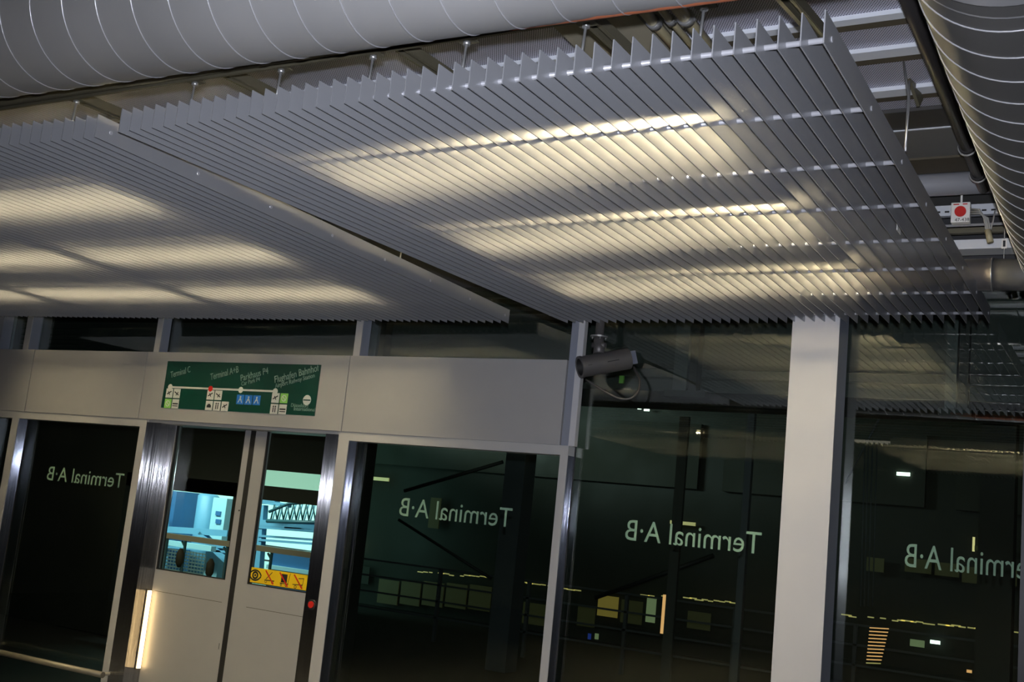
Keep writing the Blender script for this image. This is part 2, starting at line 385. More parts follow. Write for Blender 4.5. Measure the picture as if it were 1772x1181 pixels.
# warning sticker
a = onY(430, 981, YL+0.008); bb = onY(529, 1024, YL+0.008); x0, x1 = a.x, bb.x; z1 = onY(430, 981, YL+0.008).z; z0 = onY(427, 1008, YL+0.008).z
st = MB(); ys = YL+0.009; st.box(x0, x1, ys, ys+0.002, z0, z1, 'yellow')
W = x1-x0; H = z1-z0
st.box(x0, x0+0.006, ys-0.001, ys, z0, z1, 'black'); st.box(x0, x1, ys-0.001, ys, z0, z0+0.005, 'black')
def ring(mb, cx, cz, rx, rz, w, m, y, a0=0, a1=2*PI, n=28):
    vs = []; fs = []
    for k in range(n+1):
        t = a0+(a1-a0)*k/n
        for e in (0, 1): vs.append((cx+(rx-e*w)*math.cos(t), y, cz+(rz-e*w)*math.sin(t)))
    for k in range(n): fs.append((2*k, 2*k+1, 2*k+3, 2*k+2))
    mb.faces(vs, fs, m)
yy = ys-0.0012
cx = x0+W*0.135; cz = z0+H*0.52
ring(st, cx, cz-0.026, 0.064, 0.064, 0.010, 'black', yy, PI*0.14, PI*0.86); ring(st, cx, cz+0.026, 0.064, 0.064, 0.010, 'black', yy, PI*1.16, PI*1.84)
ring(st, cx, cz, 0.027, 0.027, 0.013, 'black', yy); ring(st, cx, cz, 0.008, 0.008, 0.008, 'black', yy)
for k, fx in enumerate((0.38, 0.62, 0.86)):
    cx = x0+W*fx
    if k == 0:
        st.bar((cx-0.04, yy, cz-0.022), (cx+0.045, yy, cz-0.02), 0.0006, 0.006, 'darkgrey', (0,0,1)); ring(st, cx-0.028, cz-0.03, 0.010, 0.010, 0.003, 'black', yy); ring(st, cx+0.03, cz-0.03, 0.010, 0.010, 0.003, 'black', yy)
        st.bar((cx-0.03, yy, cz-0.015), (cx+0.02, yy, cz+0.035), 0.0006, 0.005, 'darkgrey', (0,0,1))
    if k == 1:
        st.box(cx-0.022, cx+0.028, yy, yy+0.0006, cz-0.02, cz+0.035, 'black'); ring(st, cx-0.018, cz-0.036, 0.008, 0.008, 0.004, 'black', yy); ring(st, cx+0.024, cz-0.036, 0.008, 0.008, 0.004, 'black', yy)
        st.bar((cx-0.03, yy, cz-0.026), (cx+0.045, yy, cz-0.026), 0.0006, 0.005, 'black'); st.bar((cx+0.038, yy, cz-0.026), (cx+0.052, yy, cz+0.045), 0.0006, 0.004, 'black')
    if k == 2:
        st.bar((cx-0.045, yy, cz-0.022), (cx+0.04, yy, cz-0.018), 0.0006, 0.005, 'darkgrey'); st.bar((cx+0.0, yy, cz+0.02), (cx+0.045, yy, cz+0.025), 0.0006, 0.005, 'darkgrey'); st.bar((cx+0.04, yy, cz-0.02), (cx+0.045, yy, cz+0.025), 0.0006, 0.005, 'darkgrey')
        ring(st, cx-0.02, cz-0.036, 0.011, 0.011, 0.004, 'black', yy); ring(st, cx+0.03, cz-0.03, 0.008, 0.008, 0.003, 'black', yy)
    st.bar((cx-0.04, yy-0.0008, cz+0.042), (cx+0.04, yy-0.0008, cz-0.042), 0.0006, 0.010, 'red')
st.build('warning_sticker', rt)
# red push button on the right post
q = onY(540, 1047, YF)
b = MB(); b.disc((q.x, YF, q.z), (0,-1,0), 0.032, 0.006, 'darkgrey', 28); b.disc((q.x, YF-0.006, q.z), (0,-1,0), 0.021, 0.008, 'red', 24)
b.build('push_button', d1)
# handrail in the left bay
a = onY(-60, 1117, 5.52); bb = onY(178, 1169, 5.52)
h = MB(); h.tube([(-8.0, 5.52, a.z), (bb.x, 5.52, bb.z)], 0.021, 'rail_near', 16); h.tube([(bb.x-0.03, 5.52, bb.z), (bb.x-0.03, 5.62, bb.z)], 0.012, 'rail_tan'); h.tube([(-7.74, 5.52, a.z), (-7.74, 5.62, a.z)], 0.012, 'rail_tan')
tag(h.build('handrail'), 'round metal handrail across the glass pane left of the sliding door', 'handrail')

# ------------------------------------------------------------------ route sign on the fascia
sx0, sz1 = onY(294, 625, YF).x, onY(294, 626, YF).z; sx1 = onY(560, 634, YF).x-0.01; sz0 = onY(550, 721, YF).z
sg = empty('route_sign', ((sx0+sx1)/2, YF-0.013, sz0)); tag(sg, 'dark green route map sign on the pale fascia above the sliding door', 'sign')
O = Vector(sg.location)
def sp(o): 
    for v in o.data.vertices: v.co -= O
    return o
ysn = YF-0.018
b = MB(); b.box(sx0, sx1, ysn, YF-0.012, sz0, sz1, 'sign_green'); sp(b.build('sign_board', sg))
SW, SH = sx1-sx0, sz1-sz0
def S(u, v): return Vector((sx0+u*SW, ysn-0.001, sz0+v*SH))
zl = 0.445
b = MB(); b.box(S(.045,0).x, S(.735,0).x, ysn-0.0012, ysn, S(0,zl).z-0.0065, S(0,zl).z+0.0065, 'sign_white')
for u, mm in ((.045,'sign_white'), (.325,'red'), (.525,'sign_white'), (.745,'sign_white')): b.disc((S(u,0).x, ysn, S(0,zl).z), (0,-1,0), 0.021, 0.002, mm, 20)
sp(b.build('route_line', sg))
rz = math.radians(14); ux = (math.cos(rz), 0, math.sin(rz)); uy = (-math.sin(rz), 0, math.cos(rz))
for u, v, tx, sz, wf in ((.038,.64,'Terminal C',.066,.132), (.315,.62,'Terminal A+B',.068,.18), (.515,.62,'Parkhaus P4',.066,.172), (.525,.525,'Car Park P4',.042,.115), (.733,.61,'Flughafen Bahnhof',.070,.262), (.742,.51,'Airport Railway Station',.044,.232)):
    tt = text('lettering', tx, sz, (0,0,0), (1,0,0), (0,0,1), 'sign_text', None); wd_ = max(v_.co.x for v_ in tt.data.vertices); bpy.data.objects.remove(tt)
    sp(text('lettering', tx, sz, S(u, v), ux, uy, 'sign_text', sg, squeeze=wf*SW/math.cos(rz)/wd_))
sp(text('lettering', 'Düsseldorf', .034, S(.852,.155), (1,0,0), (0,0,1), 'sign_text', sg)); sp(text('lettering', 'International', .036, S(.872,.085), (1,0,0), (0,0,1), 'sign_text', sg))
def picto(u, v, kind):
    """one small square pictogram"""
    c = S(u, v); a = 0.033; b = MB(); y0 = ysn-0.0012
    bg = {'g': 'lime', 'b': 'blue'}.get(kind, 'sign_white'); b.box(c.x-a, c.x+a, y0, ysn, c.z-a, c.z+a, bg)
    y1 = y0-0.0006; fg = 'sign_white' if kind in 'gb' else 'darkgrey'
    if kind == 'u': b.bar((c.x-.022,y1,c.z-.008), (c.x+.02,y1,c.z+.014), .0004, .008, fg); b.bar((c.x-.01,y1,c.z+.012), (c.x+.006,y1,c.z-.012), .0004, .007, fg)
    elif kind == 'd': b.bar((c.x-.022,y1,c.z+.012), (c.x+.02,y1,c.z-.012), .0004, .008, fg); b.bar((c.x-.006,y1,c.z-.014), (c.x+.014,y1,c.z+.01), .0004, .007, fg)
    elif kind == 'g': ring(b, c.x, c.z, .022, .022, .006, fg, y1); b.bar((c.x-.012,y1,c.z+.012), (c.x+.012,y1,c.z-.012), .0004, .006, fg)
    elif kind == 't': b.box(c.x-.026, c.x+.026, y1, y0, c.z-.004, c.z+.006, fg); b.box(c.x-.026, c.x+.026, y1, y0, c.z-.018, c.z-.012, fg)
    elif kind == 'c': b.box(c.x-.020, c.x+.020, y1, y0, c.z-.014, c.z+.004, fg); b.box(c.x-.012, c.x+.012, y1, y0, c.z+.004, c.z+.012, fg)
    elif kind == 'p': b.box(c.x-.012, c.x-.004, y1, y0, c.z-.022, c.z+.01, fg); b.box(c.x+.006, c.x+.014, y1, y0, c.z-.022, c.z+.01, fg); b.disc((c.x-.008,y0,c.z+.017), (0,-1,0), .006, .0006, fg, 10); b.disc((c.x+.01,y0,c.z+.017), (0,-1,0), .006, .0006, fg, 10)
    elif kind == 'b': b.bar((c.x-.018,y1,c.z-.022), (c.x,y1,c.z+.01), .0004, .007, fg); b.bar((c.x+.018,y1,c.z-.022), (c.x,y1,c.z+.01), .0004, .007, fg); b.bar((c.x-.012,y1,c.z-.002), (c.x+.012,y1,c.z-.002), .0004, .006, fg); b.disc((c.x,y0,c.z+.018), (0,-1,0), .007, .0006, fg, 10)
    sp(b.build('pictogram', sg))
hz = 0.075/SW; vz = 0.075/SH
for u0, v0, rows_ in ((.045,.315,('ud','gt')), (.330,.315,('ud','cpu')), (.530,.25,('bbb',)), (.752,.315,('ug','pt'))):
    for j, rw in enumerate(rows_):
        for i, k in enumerate(rw): picto(u0+i*hz, v0-j*vz, k)
b = MB(); cc = S(.945,.30); b.disc((cc.x, ysn, cc.z), (0,-1,0), 0.034, 0.0015, 'sign_white', 28); b.box(cc.x-.03, cc.x+.03, ysn-.0022, ysn-.0015, cc.z-.004, cc.z+.004, 'sign_green'); sp(b.build('emblem', sg))

# ------------------------------------------------------------------ louvre panels
PITCH = 0.0526; ZB = 1.12; SHT = 0.081; LEN = 3.175; ZT = 0.037
TY = [0.064+0.4361*k for k in range(8)]      # cross tubes measured from the near end of the slats
sm = MB(); sm.box(-0.0016, 0.0016, 0, LEN, 0, SHT, 'slat'); slat0 = sm.build('slat'); slat_mesh = slat0.data; bpy.data.objects.remove(slat0)
def louvre(name, loc, rz, count, label, fan=0.0, rods=True, rodx=()):
    t = empty(name, loc, rz); tag(t, label, 'louvre ceiling panel')
    for i in range(count):
        o = bpy.data.objects.new('slat', slat_mesh); COL.objects.link(o); o.parent = t; o.location = (-i*PITCH, 0, 0)
        o.rotation_euler.z = -fan*i/max(1, count-1)
    L = (count-1)*PITCH
    for y in TY:
        b = MB(); b.tube([(-L-0.012, y+0.02, ZT), (0.004, y, ZT)] if fan == 0 else [(-L-0.012, y, ZT), (0.004, y, ZT)], 0.0072, 'tube', 12); b.build('cross_tube', t)
    for x in rodx:
        for y, zt in ((TY[0], 0.17), (TY[2], 0.30), (TY[5], 0.44)):
            b = MB(); b.tube([(x, y, ZT), (x+0.008, y, zt)], 0.0042, 'zinc', 8)
            b.tube([(x-0.002, y, ZT+0.004), (x-0.001, y, ZT+0.018)], 0.008, 'zinc', 8); b.tube([(x+0.008, y, zt-0.012), (x+0.008, y, zt)], 0.011, 'zinc', 8)
            b.box(x-0.02, x+0.036, y-0.02, y+0.02, zt, zt+0.004, 'strut') if y == TY[0] else None
            b.build('hanger_rod', t)
    return t
XR = -0.632
pr = louvre('louvre_panel', (XR, 2.330, ZB), 0, 45, 'right-hand grey slatted ceiling panel with three warm glowing lamp rows, nearest the ducts', fan=math.radians(1.45), rodx=(-0.325, -0.650, -1.02, -1.345, -1.70, -2.07))
pl = louvre('louvre_panel', (-3.082, 2.345, ZB), math.radians(3.3), 88, 'left-hand grey slatted ceiling panel above the route sign, running out of the left edge', rodx=(-0.20, -0.75, -1.3, -1.95))
back = []
for loc, cnt, lab in (((XR, -4.30, ZB), 45, 'slatted ceiling panel reflected in the glass right of the column'), ((-3.10, -4.30, ZB), 60, 'slatted ceiling panel reflected in the glass below the security camera')):
    louvre('louvre_panel', loc, 0, cnt, lab)

# batten lamps resting just above the slats
def lamp(length):
    t = empty('batten_lamp'); h = MB()
    W2 = 0.16; HT = 0.10
    h.box(-length/2, length/2, -0.03, 0.03, HT, HT+0.035, 'lamp_white'); h.box(-length/2, length/2, -0.175, 0.175, HT-0.003, HT, 'lamp_white')
    h.box(-length/2, length/2, -W2-0.0015, -W2+0.0015, 0, HT, 'lamp_white'); h.box(-length/2, length/2, W2-0.0015, W2+0.0015, 0.03, HT, 'lamp_white')
    h.build('housing', t)
    for sx in (-1, 1):
        e = MB(); e.box(sx*length/2-0.012, sx*length/2+0.012, -0.02, 0.02, 0.045, 0.0965, 'lamp_white'); e.build('lamp_holder', t)
    b = MB(); b.tube([(-length/2+0.012, 0, 0.065), (length/2-0.012, 0, 0.065)], 0.013, 'tube_on', 14); b.build('lamp_tube', t)
    return t
L15 = lamp(1.50); L12 = lamp(1.25)
ROWN = ('nearest the camera', 'in the middle row', 'closest to the glass wall')
ZL = ZB+SHT+0.002
LY = (0.70, 1.57, 2.44)
def put(o, loc, rz, label, group):
    o.location = loc; o.rotation_euler.z = rz; tag(o, label, 'lamp', group)
first = True
for j, dy in enumerate(LY):
    o = L15 if first else copy_tree(L15); first = False
    put(o, (-1.76, 2.33+dy, ZL), 0, 'warm fluorescent batten above the right slatted panel, %s' % ROWN[j], 'lamps above the right slatted panel')
first = True
ca, sa = math.cos(math.radians(3.3)), math.sin(math.radians(3.3))
PLACE = ('rightmost of three', 'middle of three', 'leftmost of three')
for j, dy in enumerate(LY):
    for k in range(3):
        o = L12 if first else copy_tree(L12); first = False
        lx = -0.42-0.625-1.37*k - (0.0, 0.0, 0.06)[j]; ly = dy
        put(o, (-3.082+lx*ca-ly*sa, 2.345+lx*sa+ly*ca, ZL), math.radians(3.3), 'warm batten lamp over the left slatted panel, %s row, %s' % (('near', 'middle', 'far')[j], PLACE[k]), 'lamps above the left slatted panel')
for bx, nm in ((-1.76, 'right of the column'), (-4.0, 'below the security camera'), (-5.6, 'left of the security camera')):
    for j, dy in enumerate(LY):
        o = copy_tree(L15); put(o, (bx, -4.30+dy, ZL), 0, 'warm batten lamp reflected in the glass %s, %s row' % (nm, ('lowest', 'middle', 'upper')[j]), 'lamps reflected in the glass')

# ------------------------------------------------------------------ rails the panels hang from
def rail(a, b, label, w=0.041, h=0.03):
    mb = MB(); a = Vector(a); b = Vector(b); d = (b-a).normalized(); side = d.cross(Vector((0,0,1))).normalized()
    mb.bar(a+Vector((0,0,h/2)), b+Vector((0,0,h/2)), w, 0.004, 'strut')
    for s_ in (-1, 1):
        mb.bar(a+side*s_*w/2, b+side*s_*w/2, 0.003, h, 'strut'); mb.bar(a+side*s_*(w/2-0.006)-Vector((0,0,h/2)), b+side*s_*(w/2-0.006)-Vector((0,0,h/2)), 0.010, 0.003, 'strut')
    return tag(mb.build('channel_rail'), label, 'rail', 'channel rails above the slatted panels')
rail((-8.0, 2.352, 1.298), (-0.45, 2.352, 1.298), 'long steel channel rail running just below the left round duct')
for k, (x, nm) in enumerate(((-4.35, 'nearest the left edge'), (-3.42, 'second from the left edge'), (-2.66, 'above the gap between the slatted panels'), (-1.95, 'right of the gap between the slatted panels'), (-1.32, 'left of the tan duct box'), (-0.80, 'at the corner of the right slatted panel'))):
    rail((x, 2.42, 1.36), (x, 4.6 if k < 5 else 3.0, 1.44), 'steel channel rail crossing towards the glass wall, %s' % nm)

# ------------------------------------------------------------------ ducts
def spiral(name, axis, c0, c1, R, pitch, phase, m, label, helix=1, seam_r=0.0028, thick_at=()):
    """round spiral duct along X or Y with its helical seam as a part"""
    t = empty(name, c0); tag(t, label, 'duct')
    A = Vector(c1)-Vector(c0); L = A.length; d = A.normalized(); up = Vector((0,0,1)); sd = d.cross(up)
    b = MB(); n = 72; i = b._mi(m); segs = max(2, int(L/0.2)); rings = []
    for k in range(segs+1):
        rings.append([b.bm.verts.new(d*(L*k/segs) + sd*math.cos(2*PI*j/n)*R + up*math.sin(2*PI*j/n)*R) for j in range(n)])
    for k in range(segs):
        for j in range(n):
            f = b.bm.faces.new((rings[k][j], rings[k][(j+1) % n], rings[k+1][(j+1) % n], rings[k+1][j])); f.smooth = True
    b.build('duct_shell', t)
    turns = L/pitch; N = int(turns*64); pts = []
    for k in range(N+1):
        a = 2*PI*k/64; s_ = phase + pitch*k/64
        if s_ < 0 or s_ > L: continue
        ca_, sa_ = math.cos(helix*a), math.sin(helix*a)
        pts.append(d*s_ + sd*ca_*(R+0.001) + up*sa_*(R+0.001))
    b = MB(); b.tube(pts, seam_r, 'seam', 6); b.build('duct_seam', t)
    return t
ks = 0.137/0.1865
yl, zl_, rl = 2.7403*ks, 1.8*ks, 0.2832*ks
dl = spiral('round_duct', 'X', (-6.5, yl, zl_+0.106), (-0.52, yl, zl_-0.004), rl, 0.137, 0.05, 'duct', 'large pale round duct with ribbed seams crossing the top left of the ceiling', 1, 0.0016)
# orange strip along the underside of its right end
b = MB(); vs = []; fs = []
for k in range(30):
    x = -1.33+0.62*k/29 ; w = 0.008+0.040*min(1, k/12)+0.004*math.sin(k*1.7)
    for e in range(9):
        a = math.radians(-56 - e/8*(6+math.degrees(w/rl))); vs.append((x+6.5, math.cos(a)*(rl+0.0015), math.sin(a)*(rl+0.0015)-0.110/5.98*(x+6.5)))
for k in range(29):
    for e in range(8): fs.append((9*k+e, 9*k+e+1, 9*k+e+10, 9*k+e+9))
b.faces(vs, fs, 'orange'); o = b.build('orange_strip', dl); o['label'] = 'orange-red strip'
X0r, Z0r, Rr = -0.2214, 1.3502, 0.2489
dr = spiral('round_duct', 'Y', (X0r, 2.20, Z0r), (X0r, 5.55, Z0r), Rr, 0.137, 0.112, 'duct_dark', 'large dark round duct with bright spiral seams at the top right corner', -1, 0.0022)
b = MB(); b.tube([(0, -0.02, 0), (0, 0.012, 0)], Rr+0.010, 'seam', 64, cap=False); b.tube([(0, -0.7, 0), (0, -0.02, 0)], Rr+0.001, 'duct_dark', 64, cap=False); b.tube([(0, 0.07, 0), (0, 0.078, 0)], Rr+0.006, 'seam', 64, cap=False); b.build('duct_collar', dr)

# dark pipe beside the right duct
b = MB(); a = onZ(1572, 0, 1.60); c2 = onZ(1693, 330, 1.60)
xp = (a.x+c2.x)/2; xp = -0.605
b.tube([(xp, 2.2, 1.60), (xp, 4.93, 1.60)], 0.024, 'pipe_dark', 18)
pp = empty('drain_pipe', (xp, 2.2, 1.60)); tag(pp, 'thin dark pipe running beside the right round duct with screwed couplings', 'pipe')
def loc_to(o, e):
    for v in o.data.vertices: v.co -= Vector(e.location)
loc_to(b.build('pipe_run', pp), pp)
for yv in (4.38, 4.72):
    b = MB(); b.tube([(xp, yv, 1.60), (xp, yv+0.05, 1.60)], 0.031, 'pipe_dark', 18); b.tube([(xp, yv+0.02, 1.60), (xp, yv+0.028, 1.60)], 0.036, 'zinc', 18); b.tube([(xp-0.03, yv+0.03, 1.62), (xp+0.03, yv+0.03, 1.66)], 0.008, 'zinc', 8)
    loc_to(b.build('pipe_coupling', pp), pp)
# grey lagged pipe across
a = onY(1594, 303, 5.0); bq = onY(1600, 340, 5.0); zc = (a.z+bq.z)/2; rc = abs(a.z-bq.z)/2
b = MB(); b.tube([(-3.0, 5.0, zc), (-0.30, 5.0, zc)], rc, 'pipe_grey', 28); tag(b.build('lagged_pipe'), 'fat grey pipe running sideways above the red and white call point', 'pipe')
# cable tray with call point
a = onY(1600, 395, 5.25)
ct = empty('cable_tray', (-0.9, 5.25, a.z)); tag(ct, 'perforated steel cable tray behind the red and white call point', 'cable tray')
b = MB()
for zz, hh, mm in ((0.055, 0.05, 'flange'), (0.0, 0.012, 'zinc'), (-0.03, 0.03, 'strut')): b.box(-2.0, 0.40, 0, 0.03, zz, zz+hh, mm)
b.box(-2.0, 0.40, 0, 0.12, -0.006, 0.0, 'zinc')
for k in range(38): b.box(0.37-0.04*k, 0.39-0.04*k, -0.002, 0, 0.07, 0.078, 'black')
b.build('tray_body', ct)
a = onY(1600, 437, 5.3); b = MB(); b.box(-2.5, -0.49, 5.3, 5.42, a.z+0.01, a.z+0.055, 'flange'); tag(b.build('steel_angle'), 'pale steel angle below the cable tray near the right duct', 'beam')
# call point
a = onY(1646, 351, 5.15); bq = onY(1678, 384, 5.15); x0, x1, z1, z0 = a.x, bq.x, a.z, bq.z
cp = empty('call_point', ((x0+x1)/2, 5.19, z0)); tag(cp, 'small square white box with a round red disc, hung by the right duct', 'call point')
b = MB(); b.box(x0, x1, 5.15, 5.19, z0, z1, 'box_white'); o = b.build('box_body', cp, bevel=0.003); loc_to(o, cp)
b = MB(); b.disc(((x0+x1)/2, 5.15, (z0+z1)/2+0.003), (0,-1,0), 0.025, 0.006, 'red', 28); o = b.build('red_disc', cp); loc_to(o, cp); o['label'] = 'red disc'
o = text('lettering', '47-438', 0.022, (x0+0.018, 5.1495, z0+0.004), (1,0,0), (0,0,1), 'black', cp); loc_to(o, cp)
b = MB(); b.box(x0+0.01, x0+0.035, 5.149, 5.15, z1-0.012, z1-0.007, 'red'); b.box(x0+0.05, x0+0.07, 5.149, 5.15, z1-0.012, z1-0.007, 'red'); loc_to(b.build('red_mark', cp), cp)
b = MB(); b.tube([((x0+x1)/2, 5.17, z1), ((x0+x1)/2, 5.17, z1+0.09)], 0.005, 'box_white', 8); loc_to(b.build('stem', cp), cp)
# cables looping from the call point
cb = MB()
for k, (dz, bulge) in enumerate(((0.0, 0.0), (0.02, 0.012), (-0.02, -0.01))):
    P = [onY(1679, 366+dz*200, 5.16), onY(1695, 366+dz*150, 5.14), onY(1706+bulge*300, 378, 5.13), onY(1709+bulge*300, 395, 5.13), onY(1712, 410, 5.14)]
    cb.tube(P, 0.0045, 'cable_w', 8)
cb.tube([onY(1722, 365, 5.14), onY(1718, 385, 5.13), onY(1712, 405, 5.14)], 0.0035, 'cable_w', 8)
cb.tube([onY(1709, 398, 5.12), onY(1714, 420, 5.12)], 0.014, 'tan_pipe', 10)
tag(cb.build('cable_bundle'), 'pale cables looping from the call point into a short tan sleeve', 'cable')
# small tag hanging
b = MB(); a = onY(1738, 415, 5.1); b.box(a.x-0.011, a.x+0.011, 5.1, 5.104, a.z-0.04, a.z+0.005, 'box_white'); b.box(a.x-0.005, a.x+0.005, 5.098, 5.1, a.z-0.032, a.z-0.004, 'black'); b.box(a.x-0.0015, a.x+0.0015, 5.1, 5.102, a.z-0.09, a.z-0.04, 'cable_w')
b.box(a.x-0.0015, a.x+0.0015, 5.1, 5.102, a.z, a.z+0.16, 'cable_w')
tag(b.build('hanging_tag'), 'small white tag on a thin cord beside the right duct', 'tag')
# brushed collar of a side duct
a = onY(1680, 449, 5.05); bq = onY(1680, 503, 5.05); zc = (a.z+bq.z)/2; rc = abs(a.z-bq.z)/2
t = empty('side_duct', (-0.9, 5.05, zc)); tag(t, 'short brushed metal side duct with a darker sleeve, under the right round duct', 'duct')
xe = onY(1718, 475, 5.05).x+0.9
b = MB(); b.tube([(-0.25, 0, 0), (xe, 0, 0)], rc, 'duct_bright', 40); b.tube([(xe-0.003, 0, 0), (xe+0.003, 0, 0)], rc+0.004, 'zinc', 40); b.build('collar', t)
b = MB(); b.tube([(xe+0.003, 0, 0), (xe+0.12, 0.0, -0.006), (xe+0.4, 0.0, -0.02)], [rc*0.99, rc*0.97, rc*0.9], 'duct_dark', 40); b.build('sleeve', t)

q = onZ(1555, 396, 1.158); b = MB(); b.box(q.x-0.001, q.x+0.001, q.y-0.03, q.y+0.035, 1.145, 1.198, 'box_white'); tag(b.build('paper_label'), 'small white paper label stuck between the slats near the red and white call point', 'label')
# rods and bracket right of the louvre panel
br = empty('threaded_rod_bracket', onY(1576, 110, 3.7)); tag(br, 'dangling threaded rods and slotted bracket right of the slatted panel corner', 'bracket')
b = MB(); b.tube([onY(1564, 108, 3.7), onY(1572, 165, 3.55), onY(1567, 262, 3.5)], 0.004, 'zinc', 8); b.tube([onY(1574, 140, 3.55), onY(1573, 185, 3.52), onY(1566, 262, 3.5)], 0.0032, 'zinc', 8); loc_to(b.build('rod', br), br)
b = MB(); b.bar(onY(1566, 102, 3.9), onY(1592, 178, 4.05), 0.012, 0.05, 'strut'); b.bar(onY(1560, 102, 3.9), onY(1576, 150, 4.0), 0.010, 0.04, 'darkbeam'); loc_to(b.build('slotted_arm', br), br)

# tan box duct and pipes above the right panel
a = onZ(1010, 55, 1.66); bq = onZ(1215, 25, 1.66)
b = MB(); b.box(a.x-0.02, onZ(1118, 45, 1.60).x, 2.7, 3.35, 1.60, 1.695, 'tan_box'); tag(b.build('duct_box'), 'flat tan rectangular duct box hanging behind the orange-striped duct end', 'duct')
for px, rr_, nm in ((1128, 0.017, 'left'), (1160, 0.012, 'middle'), (1190, 0.020, 'right')):
    c0 = onZ(px, 35, 1.58); b = MB(); b.tube([(c0.x, 1.5, 1.58), (c0.x, 3.9, 1.58)], rr_, 'tan_pipe', 16); b.tube([(c0.x, 2.98, 1.58), (c0.x, 3.01, 1.58)], rr_*1.35, 'zinc', 16)
    tag(b.build('tan_pipe'), '%s of three tan pipes beside the flat tan duct box' % nm, 'pipe', 'tan pipes above the right panel')

# ------------------------------------------------------------------ security camera
YC = 5.545
cc_ = empty('security_camera', onY(1036, 600, YC)); tag(cc_, 'grey cylindrical security camera hanging in front of the glass beside the mullion', 'security camera')
F = onY(1003, 636, YC-0.10); ang = math.radians(42); ax = Vector((math.cos(ang), math.sin(ang), 0.03)).normalized()
K = F + ax*0.30
# back end must land near pixel (1086, 621)
K = onY(1086, 621, F.y+0.20); K = F + (K-F)
ax = (K-F).normalized(); Lc = (K-F).length; R1 = 0.060
b = MB(); b.tube([F+ax*0.012, F+ax*0.04, K], [R1*0.97, R1, R1*1.03], 'cctv', 32, cap=False); b.disc(K, ax, R1*1.03, 0.004, 'cctv', 32); b.disc(F+ax*0.05, -ax, R1*0.98, 0.003, 'black', 32)
loc_to(b.build('housing', cc_), cc_)
b = MB(); b.tube([F, F+ax*0.014], [R1*1.05, R1*1.05], 'cctv', 32, cap=False); b.tube([F+ax*0.014, F], [R1*0.86, R1*0.86], 'cctv', 32, cap=False)
# annular front
vs = []; fs = []; xx = ax.cross(Vector((0,0,1))).normalized(); yx = xx.cross(ax)
for k in range(33):
    t = 2*PI*k/32
    for rr_ in (R1*1.05, R1*0.80): vs.append(F + (xx*math.cos(t)+yx*math.sin(t))*rr_)
for k in range(32): fs.append((2*k, 2*k+1, 2*k+3, 2*k+2))
b.faces(vs, fs, 'cctv'); b.tube([F+ax*0.002, F+ax*0.055], [R1*0.80, R1*0.80], 'black', 32, cap=False); loc_to(b.build('front_bezel', cc_), cc_)
b = MB(); b.tube([F+ax*0.03, F+ax*0.06], [0.030, 0.034], 'darkgrey', 24, cap=False); b.disc(F+ax*0.036, -ax, 0.028, 0.002, 'lens', 24); loc_to(b.build('lens', cc_), cc_)
b = MB(); mid = F+ax*Lc*0.62; up = Vector((0,0,1)); side = ax.cross(up).normalized()
off = -side if (-side).y < 0 else side
b.bar(mid+off*(R1+0.001)-ax*0.035, mid+off*(R1+0.001)+ax*0.035, 0.003, 0.005, 'black'); b.bar(F+off*(R1+0.0)+ax*0.03, F+off*(R1+0.0)+ax*0.055, 0.003, 0.003, 'black'); loc_to(b.build('slot', cc_), cc_)
b = MB(); cbx = K+ax*0.03; b.bar(K+ax*0.004, K+ax*0.046, 0.05, 0.075, 'cctv_blue'); loc_to(b.build('cable_box', cc_, ), cc_)
# bracket
P0 = onY(1036, 545, YC); top = Vector((P0.x, YC, 1.36)); fl_ = onY(1037, 582, YC); j = F+ax*Lc*0.38
b = MB(); b.tube([Vector((fl_.x, YC, ZC)), fl_], 0.024, 'cctv', 20); b.disc(fl_-Vector((0,0,0.008)), (0,0,1), 0.050, 0.008, 'zinc', 28)
for k in range(4):
    q = fl_+Vector((0.038*math.cos(k*PI/2+0.6), 0.038*math.sin(k*PI/2+0.6), -0.02)); b.tube([q, q+Vector((0,0,0.022))], 0.004, 'zinc', 8)
loc_to(b.build('drop_pole', cc_), cc_)
b = MB(); jt = Vector((j.x, j.y, j.z+R1*0.9)); b.tube([fl_-Vector((0,0,0.008)), fl_-Vector((0,0,0.04)), (fl_+jt)/2, jt], [0.028, 0.03, 0.027, 0.034], 'cctv', 20)
b.tube([(fl_+jt)/2-Vector((0.04,0,0)), (fl_+jt)/2+Vector((0.04,0,0))], 0.016, 'cctv', 14); loc_to(b.build('swivel_joint', cc_), cc_)
pts = [(1096, 634), (1101, 645), (1107, 655), (1108, 668), (1103, 682), (1093, 690), (1080, 692), (1065, 688), (1050, 680), (1030, 668), (1012, 656)]
y0_, y1_ = K.y+0.02, F.y+0.06
b = MB(); b.tube([onY(px, py, y0_+(y1_-y0_)*k/(len(pts)-1)) for k, (px, py) in enumerate(pts)], 0.0075, 'cable_dark', 10); o = b.build('cable', cc_); loc_to(o, cc_)
sub = o.modifiers.new('sub', 'SUBSURF'); sub.levels = 1; sub.render_levels = 2

tag(MB().box(-26, 10, 5.95, 16.7, ZF-0.4, ZF-0.01, 'track_bed').build('track_bed'), kind='structure')
